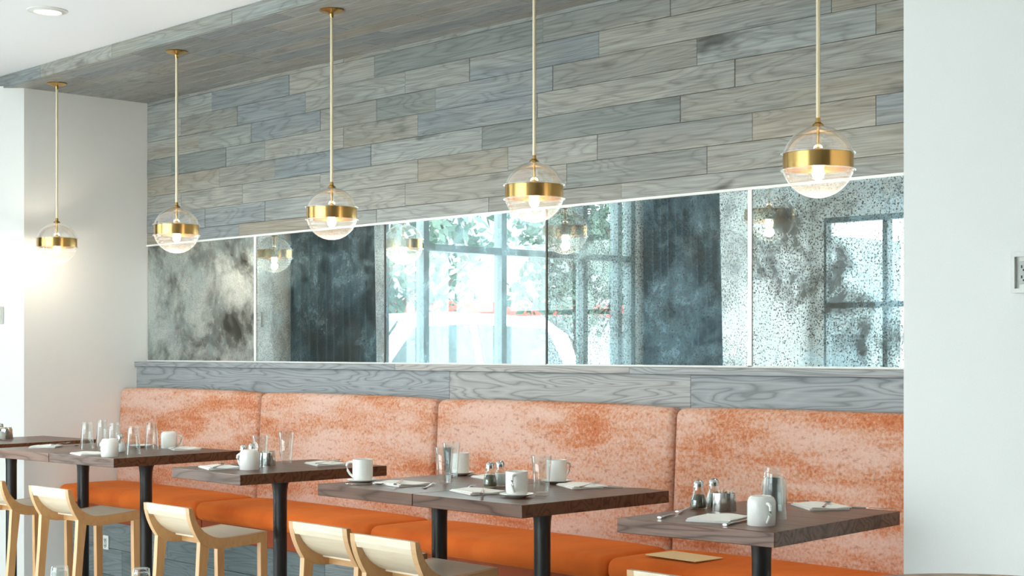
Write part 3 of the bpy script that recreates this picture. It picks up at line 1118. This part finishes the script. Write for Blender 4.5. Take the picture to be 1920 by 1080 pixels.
sc0 = obj('saucer', lathe([(0, 0.0), (0.032, 0.0), (0.036, 0.002), (0.060, 0.010), (0.066, 0.013), (0.0655, 0.0145), (0.058, 0.012), (0.034, 0.0055), (0, 0.005)], 36), CERAMIC, smooth=True)
tag(sc0, '', 'saucer')
used_s = []


def saucer(x, y, label):
    if not used_s:
        used_s.append(1)
        o = sc0
        o.location = (x, y, TZ)
        o['label'] = label
    else:
        o = dup(sc0, label, (x, y, TZ))
    o['group'] = 'saucers under the mugs'


def make_shaker(fill, name):
    t = thing(name, '', 'shaker')
    pr = [(0, 0), (0.027, 0), (0.030, 0.004), (0.031, 0.014), (0.028, 0.034), (0.0205, 0.062), (0.0175, 0.076), (0.0175, 0.084), (0.016, 0.084), (0.016, 0.076), (0.019, 0.062), (0.0265, 0.034), (0.029, 0.014), (0.026, 0.006), (0, 0.006)]
    obj('jar', lathe(pr, 20), GLASS, t, smooth=True)
    obj('contents', lathe([(0, 0.007), (0.0255, 0.007), (0.0283, 0.014), (0.0258, 0.034), (0.0215, 0.05), (0.0, 0.053)], 20), fill, t, smooth=True)
    obj('cap', lathe([(0.0, 0.104), (0.010, 0.103), (0.0165, 0.097), (0.0185, 0.088), (0.0190, 0.078), (0.0178, 0.078), (0, 0.080)], 20), STEEL, t, smooth=True)
    return t


pp0, ss0 = make_shaker(PEPPER, 'pepper_shaker'), make_shaker(SALT, 'salt_shaker')
used_k = {}


def shaker(kind, x, y, label):
    src = pp0 if kind == 'p' else ss0
    if kind not in used_k:
        used_k[kind] = 1
        o = src
        o.location = (x, y, TZ)
        o['label'] = label
    else:
        o = dup(src, label, (x, y, TZ))
    o['group'] = 'salt and pepper shakers'


def make_caddy():
    t = thing('sugar_caddy', '', 'sugar caddy')
    bm = lathe([(0.036, 0.0), (0.0365, 0.0015), (0.0335, 0.062), (0.0325, 0.063), (0.0318, 0.062), (0.034, 0.004), (0, 0.004), (0, 0.0)], 28)
    for v in bm.verts:
        v.co.x *= 1.22
    obj('cup', bm, STEEL, t, smooth=True)
    for k in range(6):
        dx = -0.027 + k * 0.0108
        obj('sugar_packet', boxm(-0.0022, 0.0022, -0.018, 0.018, 0.006, 0.066 + 0.006 * ((k * 7) % 3) / 2), PACKET if k % 3 else PACKET_B, t,
            loc=(dx, 0, 0), rot=(0, 0, 0.1 * ((k * 5) % 3 - 1)))
    return t


cd0 = make_caddy()
used_c = []


def caddy(x, y, rot, label):
    if not used_c:
        used_c.append(1)
        o = cd0
        o.location, o.rotation_euler, o['label'] = (x, y, TZ), (0, 0, rot), label
    else:
        o = dup(cd0, label, (x, y, TZ), rot)
    o['group'] = 'sugar caddies'


def make_napkin():
    bm = bmesh.new()
    nx, ny = 12, 14
    L = []
    for lay in range(4):
        rowz = []
        for i in range(nx + 1):
            for j in range(ny + 1):
                u, v = i / nx, j / ny
                x, y = (u - 0.5) * 0.145, (v - 0.5) * 0.205
                base = (0.0005, 0.0035, 0.0040, 0.0075)[lay]
                wob = 0.0022 * (1 + math.sin(7 * u + 3 * v + lay * 0.4)) * (1 if lay else 0)
                sh = 0.006 * (lay // 2)
                rowz.append(bm.verts.new((x + sh, y - sh * 0.6, base + wob)))
        L.append(rowz)
    for lay in range(4):
        for i in range(nx):
            for j in range(ny):
                q = [L[lay][i * (ny + 1) + j], L[lay][(i + 1) * (ny + 1) + j], L[lay][(i + 1) * (ny + 1) + j + 1], L[lay][i * (ny + 1) + j + 1]]
                bm.faces.new(q)
    for lo_, hi in ((0, 1), (2, 3)):
        for j in range(ny):
            for i in (0, nx):
                a_ = i * (ny + 1) + j
                bm.faces.new((L[lo_][a_], L[lo_][a_ + 1], L[hi][a_ + 1], L[hi][a_]))
        for i in range(nx):
            for j in (0, ny):
                a_, b_2 = i * (ny + 1) + j, (i + 1) * (ny + 1) + j
                bm.faces.new((L[lo_][a_], L[lo_][b_2], L[hi][b_2], L[hi][a_]))
    o = obj('napkin', bm, NAPKIN, smooth=True)
    return tag(o, '', 'napkin')


def make_fork():
    t = thing('fork', '', 'fork')
    bm = bmesh.new()
    tube(bm, [(0, -0.10, 0.004), (0, -0.06, 0.004), (0, 0.0, 0.006), (0, 0.035, 0.009), (0, 0.05, 0.008)], [0.0075, 0.006, 0.0035, 0.0032, 0.006], 8, 0.35)
    obj('handle', bm, STEEL, t, smooth=True)
    bm = bmesh.new()
    tube(bm, [(0, 0.046, 0.0085), (0, 0.058, 0.0055), (0, 0.066, 0.0045)], [0.006, 0.0115, 0.0115], 8, 0.15)
    hd = obj('head', bm, STEEL, t, smooth=True)
    for k in range(4):
        dx = -0.0093 + 0.0062 * k
        bm = bmesh.new()
        tube(bm, [(dx, 0.062, 0.0045), (dx, 0.082, 0.005), (dx, 0.102, 0.010)], [0.0019, 0.0017, 0.0012], 6, 0.8)
        obj('tine', bm, STEEL, hd, smooth=True)
    return t


def make_knife():
    t = thing('knife', '', 'knife')
    bm = bmesh.new()
    tube(bm, [(0, -0.115, 0.005), (0, -0.07, 0.005), (0, -0.01, 0.005)], [0.0078, 0.007, 0.0055], 8, 0.5)
    obj('handle', bm, STEEL, t, smooth=True)
    bm = bmesh.new()
    pts = [(-0.004, -0.012), (0.0045, -0.012), (0.008, 0.0), (0.009, 0.06), (0.006, 0.09), (-0.001, 0.105), (-0.004, 0.10)]
    a_ = [bm.verts.new((x, y, 0.0042)) for x, y in pts]
    c_ = [bm.verts.new((x, y, 0.0058)) for x, y in pts]
    bm.faces.new(a_[::-1]); bm.faces.new(c_)
    for i in range(len(pts)):
        j = (i + 1) % len(pts)
        bm.faces.new((a_[i], a_[j], c_[j], c_[i]))
    obj('blade', bm, STEEL, t)
    return t


def make_spoon():
    t = thing('spoon', '', 'spoon')
    bm = bmesh.new()
    tube(bm, [(0, -0.075, 0.004), (0, -0.03, 0.004), (0, 0.02, 0.007), (0, 0.045, 0.006)], [0.006, 0.005, 0.0028, 0.003], 8, 0.4)
    obj('handle', bm, STEEL, t, smooth=True)
    bm = bmesh.new()
    n = 16
    top, bot = [], []
    rings_t, rings_b = [], []
    for r in (1.0, 0.66, 0.33):
        rings_t.append([bm.verts.new((0.0135 * r * math.cos(2 * PI * k / n), 0.064 + 0.021 * r * math.sin(2 * PI * k / n), 0.0085 - 0.0055 * (1 - r * r))) for k in range(n)])
        rings_b.append([bm.verts.new((0.0142 * r * math.cos(2 * PI * k / n), 0.064 + 0.0217 * r * math.sin(2 * PI * k / n), 0.0075 - 0.006 * (1 - r * r))) for k in range(n)])
    for R_ in (rings_t, rings_b):
        for a_, c_ in zip(R_, R_[1:]):
            for k in range(n):
                bm.faces.new((a_[k], a_[(k + 1) % n], c_[(k + 1) % n], c_[k]))
        bm.faces.new(R_[-1])
    for k in range(n):
        bm.faces.new((rings_t[0][k], rings_t[0][(k + 1) % n], rings_b[0][(k + 1) % n], rings_b[0][k]))
    obj('bowl', bm, STEEL, t, smooth=True)
    return t


SRC = {'napkin': make_napkin(), 'fork': make_fork(), 'knife': make_knife(), 'spoon': make_spoon()}
used_f = set()


def lay(kind, x, y, ang, label, dz=0.0):
    src = SRC[kind]
    if kind not in used_f:
        used_f.add(kind)
        o = src
        o.location, o.rotation_euler, o['label'] = (x, y, TZ + dz), (0, 0, ang), label
    else:
        o = dup(src, label, (x, y, TZ + dz), ang)
    o['group'] = {'napkin': 'folded white napkins', 'fork': 'table forks', 'knife': 'table knives', 'spoon': 'spoons'}[kind]
    return o


NZ = 0.012   # cutlery lying on a napkin
# table at the left edge
shaker('s', -9.05, 4.231, 'salt shaker at the very left edge of the frame')
caddy(-9.14, 4.309, 0.6, 'sugar caddy beside the leftmost shaker on the table at the left edge')

# pair of tables with upside-down tumblers
tumbler(True, -7.872, 4.19, 'upside-down tumbler at the left of the first pair of tables')
tumbler(True, -8.072, 4.394, 'upside-down tumbler standing against the white side wall, second from the left')
tumbler(True, -7.301, 4.156, 'upside-down tumbler just right of the front inverted mug')
tumbler(True, -7.581, 4.429, 'upside-down tumbler left of the round-topped mug by the mottled back')
mug(False, -7.24, 3.984, math.radians(-165), 'inverted white mug at the front corner of the first pair of tables')
mug(False, -7.635, 4.573, math.radians(60), 'inverted white mug farthest back on the first pair of tables')
saucer(-7.80, 4.49, 'saucer half hidden between the two right upside-down tumblers')
tumbler(True, -7.70, 4.265, 'upside-down tumbler hidden behind the inverted mug with the left handle')
shaker('s', -7.462, 4.17, 'salt shaker behind the inverted mug on the first pair of tables')
lay('napkin', -8.19, 4.10, 0.9, 'folded napkin lying alone at the far left of the first pair of tables')
lay('fork', -8.16, 4.17, 0.55, 'fork lying on the leftmost folded napkin', NZ)
lay('spoon', -8.10, 4.19, 0.25, 'spoon lying beside the fork on the leftmost folded napkin')
lay('napkin', -7.47, 3.985, 1.35, 'folded napkin at the front edge left of the inverted mug')
lay('napkin', -7.47, 4.57, 1.2, 'folded napkin beside the farthest mug of the first pair of tables')
lay('fork', -7.45, 4.52, 0.7, 'fork crossing the napkin beside the farthest mug', NZ)

# single table
mug(False, -6.00, 4.02, math.radians(-160), 'inverted white mug at the front of the single bar table')
shaker('p', -6.20, 4.122, 'pepper shaker behind the inverted mug on the single bar table')
shaker('s', -6.258, 4.209, 'salt shaker behind the inverted mug on the single bar table')
tumbler(False, -6.062, 4.123, 'upright tumbler close behind the mug on the single bar table')
caddy(-6.16, 4.23, 0.2, 'sugar caddy at the back of the single bar table')
tumbler(False, -6.201, 4.37, 'upright tumbler standing alone before the mottled back on the single bar table')
lay('napkin', -6.175, 3.965, 1.25, 'folded napkin at the front left of the single bar table')
lay('fork', -6.315, 4.055, 0.75, 'fork left of the front napkin on the single bar table')
lay('knife', -6.115, 3.93, 0.8, 'knife across the front napkin on the single bar table', NZ)
lay('napkin', -6.02, 4.47, 1.25, 'folded napkin at the back right of the single bar table')
lay('fork', -5.97, 4.45, 0.35, 'fork across the back napkin of the single bar table', NZ)
lay('knife', -6.13, 4.58, 1.1, 'knife behind the back napkin of the single bar table')

# central pair
saucer(-5.09, 3.976, 'saucer under the upright mug at the left corner of the central tables')
mug(True, -5.09, 3.976, math.radians(-142), 'upright white mug with its handle to the left, at the corner of the central tables', TZ + 0.0055)
lay('spoon', -4.985, 3.90, -0.9, 'spoon in front of the upright mug on the central tables')
lay('napkin', -4.905, 4.03, 1.45, 'folded napkin right of the upright mug on the central tables')
lay('knife', -4.86, 3.985, 0.75, 'knife crossing the napkin beside the upright mug', NZ)
lay('fork', -4.745, 4.05, 0.62, 'fork pointing at the upright tumblers of the central tables')
tumbler(False, -4.81, 4.187, 'nearer of two overlapping upright tumblers on the central tables')
tumbler(False, -5.009, 4.401, 'farther of two overlapping upright tumblers on the central tables')
saucer(-5.10, 4.532, 'saucer under the back left mug of the central tables')
mug(True, -5.10, 4.532, math.radians(150), 'white mug behind the two overlapping tumblers', TZ + 0.0055)
lay('napkin', -4.86, 4.53, 1.3, 'folded napkin behind the pepper shaker of the central tables')
lay('knife', -4.98, 4.545, 1.2, 'knife by the back left mug of the central tables')
shaker('p', -4.551, 4.209, 'pepper shaker in the middle of the central tables')
shaker('s', -4.576, 4.289, 'salt shaker in the middle of the central tables')
saucer(-4.185, 4.008, 'saucer under the front mug on the central tables')
mug(True, -4.185, 4.008, math.radians(-58), 'white mug at the front right of the central tables with its handle facing the viewer', TZ + 0.0055)
caddy(-4.46, 4.262, 0.3, 'sugar caddy behind the front mug of the central tables')
tumbler(False, -4.158, 4.113, 'tall upright tumbler right of the front mug on the central tables')
saucer(-4.50, 4.541, 'saucer under the back right mug of the central tables')
mug(True, -4.50, 4.541, math.radians(80), 'white mug behind the single tall tumbler on the right central table', TZ + 0.0055)
lay('napkin', -4.43, 4.025, 1.25, 'folded napkin left of the front mug on the central tables')
lay('knife', -4.33, 3.965, 0.8, 'knife on the napkin left of the front mug', NZ)
lay('fork', -4.56, 4.095, 0.6, 'fork left of the front napkin on the right central table')
lay('napkin', -4.32, 4.50, 1.1, 'folded napkin at the back right of the central tables')
lay('fork', -4.235, 4.46, 0.4, 'fork across the back right napkin of the central tables', NZ)
lay('knife', -4.13, 4.56, -1.0, 'knife right of the back right napkin of the central tables')

# right-hand table
shaker('p', -3.427, 4.165, 'pepper shaker on the table nearest the right wall')
shaker('s', -3.424, 4.246, 'salt shaker on the table nearest the right wall')
caddy(-3.335, 4.19, 0.6, 'sugar caddy with upright packets on the table nearest the right wall')
mug(False, -2.979, 3.934, math.radians(-28), 'inverted white mug in front on the table nearest the right wall')
tumbler(True, -3.22, 4.31, 'farther upside-down tumbler on the table nearest the right wall')
tumbler(True, -3.05, 4.10, 'nearer upside-down tumbler behind the front mug on the table nearest the right wall')
mug(False, -3.365, 4.52, math.radians(140), 'inverted white mug behind the tumblers on the table nearest the right wall')
lay('napkin', -3.175, 3.955, 0.35, 'folded napkin in front on the table nearest the right wall')
lay('knife', -3.068, 3.93, 0.28, 'knife right of the front napkin on the table nearest the right wall')
lay('knife', -3.355, 3.935, 0.35, 'knife left of the front napkin on the table nearest the right wall')
lay('fork', -3.44, 4.12, 0.33, 'fork pointing at the pepper shaker on the table nearest the right wall')
lay('napkin', -3.17, 4.525, 0.95, 'folded napkin at the back of the table nearest the right wall')
lay('spoon', -3.12, 4.49, 0.5, 'spoon right of the back napkin on the table nearest the right wall', NZ)
lay('knife', -3.015, 4.60, -1.15, 'knife farthest right at the back of the table nearest the right wall')
lay('fork', -3.33, 4.60, -1.25, 'fork behind the back napkin on the table nearest the right wall')

# low table
tumbler(True, -4.79, 2.449, 'left one of two tumblers showing only their tops at the bottom edge', 0.735)
tumbler(True, -4.556, 2.623, 'right one of two tumblers showing only their tops at the bottom edge', 0.735)

# card on the velvet seat
cdm = obj('menu_card', boxm(-0.145, 0.145, -0.085, 0.085, 0, 0.004), CARD, loc=(-4.18, 4.985, 0.7425), rot=-0.06)
tag(cdm, 'cream card lying on the orange seat by the right-hand table', 'menu card')

# ------------------------------------------------------------------ curtains (seen in the mirror)


def curtain(y0, y1, label):
    bm = bmesh.new()
    n = 90
    zs = [0.04, 1.0, 2.0, 3.30]
    front, back = [], []
    for i in range(n + 1):
        y = y0 + (y1 - y0) * i / n
        d = 0.05 + 0.035 * math.sin(i * 2 * PI / 9.0) + 0.012 * math.sin(i * 0.37 + 1)
        yz = [y1 + (y - y1) * (1.04 - 0.09 * z / 3.3) for z in zs]
        front.append([bm.verts.new((XW + d + 0.02, q, z)) for q, z in zip(yz, zs)])
        back.append([bm.verts.new((XW + d + 0.012, q, z)) for q, z in zip(yz, zs)])
    for i in range(n):
        for k in range(3):
            bm.faces.new((front[i][k], front[i + 1][k], front[i + 1][k + 1], front[i][k + 1]))
            bm.faces.new((back[i][k], back[i][k + 1], back[i + 1][k + 1], back[i + 1][k]))
        bm.faces.new((front[i][0], back[i][0], back[i + 1][0], front[i + 1][0]))
        bm.faces.new((front[i][3], front[i + 1][3], back[i + 1][3], back[i][3]))
    for i in (0, n):
        for k in range(3):
            bm.faces.new((front[i][k], front[i][k + 1], back[i][k + 1], back[i][k]))
    t = thing('curtain', label, 'curtain', (XW, (y0 + y1) / 2, 0), 0, 'teal curtains')
    o = obj('cloth', bm, CURTAIN, t, loc=(-XW, -(y0 + y1) / 2, 0), smooth='all')
    bm = bmesh.new()
    tube(bm, [(0.06, -(y1 - y0) / 2 - 0.05, 3.315), (0.06, (y1 - y0) / 2 + 0.05, 3.315)], 0.012)
    obj('rod', bm, FRAME, t, smooth=True)


curtain(3.17, 4.0, 'dark teal curtain reflected left of the window in the mirror')
curtain(-1.33, -0.15, 'dark teal curtain reflected right of the window in the mirror')

# ------------------------------------------------------------------ outdoors (seen in the mirror)
struct('ground', boxm(-70, 40, -70, 30, -0.30, -0.10), PAVE, 'pale pavement outside the windows', 'ground')


def make_car():
    t = thing('parked_car', 'white car parked outside, reflected in the middle of the mirror', 'car', (-14.6, -0.9, -0.1), math.radians(90))
    t.scale = (1.09, 1.0, 1.09)
    # local x = length, front towards +x
    prof = [(-2.25, 0.45), (-2.3, 0.75), (-2.25, 1.15), (-2.05, 1.75), (-1.7, 1.95), (-0.4, 2.0), (0.35, 1.92), (1.05, 1.32), (2.05, 1.2), (2.3, 1.0), (2.35, 0.6), (2.25, 0.42)]
    bm = bmesh.new()
    for s in (-1, 1):
        pass
    lv = [[bm.verts.new((x, s * (0.95 if z < 1.3 else 0.95 - 0.2 * (z - 1.3) / 0.7), z)) for x, z in prof] for s in (-1, 1)]
    bm.faces.new(lv[0]); bm.faces.new(lv[1][::-1])
    for i in range(len(prof)):
        j = (i + 1) % len(prof)
        bm.faces.new((lv[0][i], lv[0][j], lv[1][j], lv[1][i]))
    obj('body', bm, CARPAINT, t)

    def quad(pts, th, n_):
        bm = bmesh.new()
        a_ = [bm.verts.new(p) for p in pts]
        c_ = [bm.verts.new((p[0] + n_[0] * th, p[1] + n_[1] * th, p[2] + n_[2] * th)) for p in pts]
        bm.faces.new(a_); bm.faces.new(c_[::-1])
        for i in range(4):
            bm.faces.new((a_[i], a_[(i + 1) % 4], c_[(i + 1) % 4], c_[i]))
        return bm
    for s in (-1, 1):
        def P(x, z):
            return (x, s * (0.952 - 0.2 * max(0, z - 1.3) / 0.7), z)
        for q in ([(-0.5, 1.34), (0.82, 1.34), (0.3, 1.82), (-0.5, 1.86)], [(-1.9, 1.34), (-0.62, 1.34), (-0.62, 1.86), (-1.7, 1.82)]):
            obj('side_window', quad([P(*p) for p in q], 0.012, (0, s, 0.25)), CARGLASS, t)
    obj('windscreen', quad([(0.42, -0.66, 1.88), (0.42, 0.66, 1.88), (1.0, 0.84, 1.38), (1.0, -0.84, 1.38)], 0.02, (0.65, 0, 0.76)), CARGLASS, t)
    for x in (-1.45, 1.45):
        for s in (-1, 1):
            w = obj('wheel', lathe([(0, -0.11), (0.33, -0.11), (0.36, -0.08), (0.36, 0.08), (0.33, 0.11), (0, 0.11)], 28), TYRE, t,
                    loc=(x, s * 0.88, 0.36), rot=(PI / 2, 0, 0), smooth=True)
            obj('hub', lathe([(0, -0.118), (0.2, -0.118), (0.22, -0.10), (0.22, 0.10), (0.2, 0.118), (0, 0.118)], 20), STEEL, w, smooth=True)


make_car()


def make_building():
    t = thing('shop_building', 'pale shop building with a red band across the street, reflected in the mirror', 'building', (-30, -10, -0.1))
    obj('wall', boxm(-3, 3, -22, 12, 0, 5.2), FACADE, t)
    obj('red_band', boxm(3.0, 3.35, -12, 5, 2.55, 2.85), RED, t)
    for k in range(7):
        y = -20 + k * 4.4
        w = obj('window', boxm(3.0, 3.06, y, y + 2.8, 0.6, 2.3), FRAME, t)
        obj('pane', boxm(3.06, 3.08, y + 0.12, y + 2.68, 0.72, 2.18), CARGLASS, w)


make_building()


def make_tree(x, y, h, r, label, seed):
    t = thing('street_tree', label, 'tree', (x, y, -0.1), 0, 'street trees outside the window')
    rg = random.Random(seed)
    bm = bmesh.new()
    tube(bm, [(0, 0, 0), (0.05, 0.02, h * 0.3), (0.0, 0.1, h * 0.6), (0.1, 0, h * 0.85)], [0.16, 0.12, 0.08, 0.03], 10)
    tr = obj('trunk', bm, BARK, t, smooth=True)
    for k in range(5):
        a_ = k * 1.3 + seed
        bm = bmesh.new()
        z0 = h * (0.35 + 0.07 * k)
        tube(bm, [(0.03, 0.03, z0), (0.5 * r * math.cos(a_), 0.5 * r * math.sin(a_), z0 + 0.5 * r), (0.8 * r * math.cos(a_), 0.8 * r * math.sin(a_), z0 + 0.8 * r)], [0.06, 0.04, 0.015], 6)
        obj('branch', bm, BARK, t, smooth=True)
    bm = bmesh.new()
    for k in range(2600):
        d = Vector((rg.gauss(0, 1), rg.gauss(0, 1), rg.gauss(0, 1))).normalized()
        c = d * r * (0.45 + 0.55 * rg.random()) + Vector((0, 0, h * 0.72))
        if mnoise.noise(c * 1.1 + Vector((seed, 0, 0))) < -0.12:
            continue
        u = Vector((rg.gauss(0, 1), rg.gauss(0, 1), rg.gauss(0, 1))).normalized()
        v = u.cross(d).normalized() if u.cross(d).length > 0.01 else Vector((1, 0, 0))
        s = rg.uniform(0.07, 0.15)
        a4 = [c + u * s, c + v * s * 0.5, c - u * s, c - v * s * 0.5]
        bm.faces.new([bm.verts.new(p) for p in a4])
    o = obj('foliage', bm, LEAF, t)
    o['kind'] = 'stuff'


make_tree(-19.5, -1.2, 4.6, 1.7, 'small leafy street tree reflected left of the white car', 2)
make_tree(-21.5, -6.5, 5.2, 1.9, 'leafy street tree reflected above the white car', 5)
make_tree(-19.0, -8.8, 4.8, 1.6, 'leafy street tree reflected beside the right-hand curtain', 9)
make_tree(-23.6, -1.5, 6.0, 2.1, 'tall leafy street tree reflected in the middle of the mirror', 13)
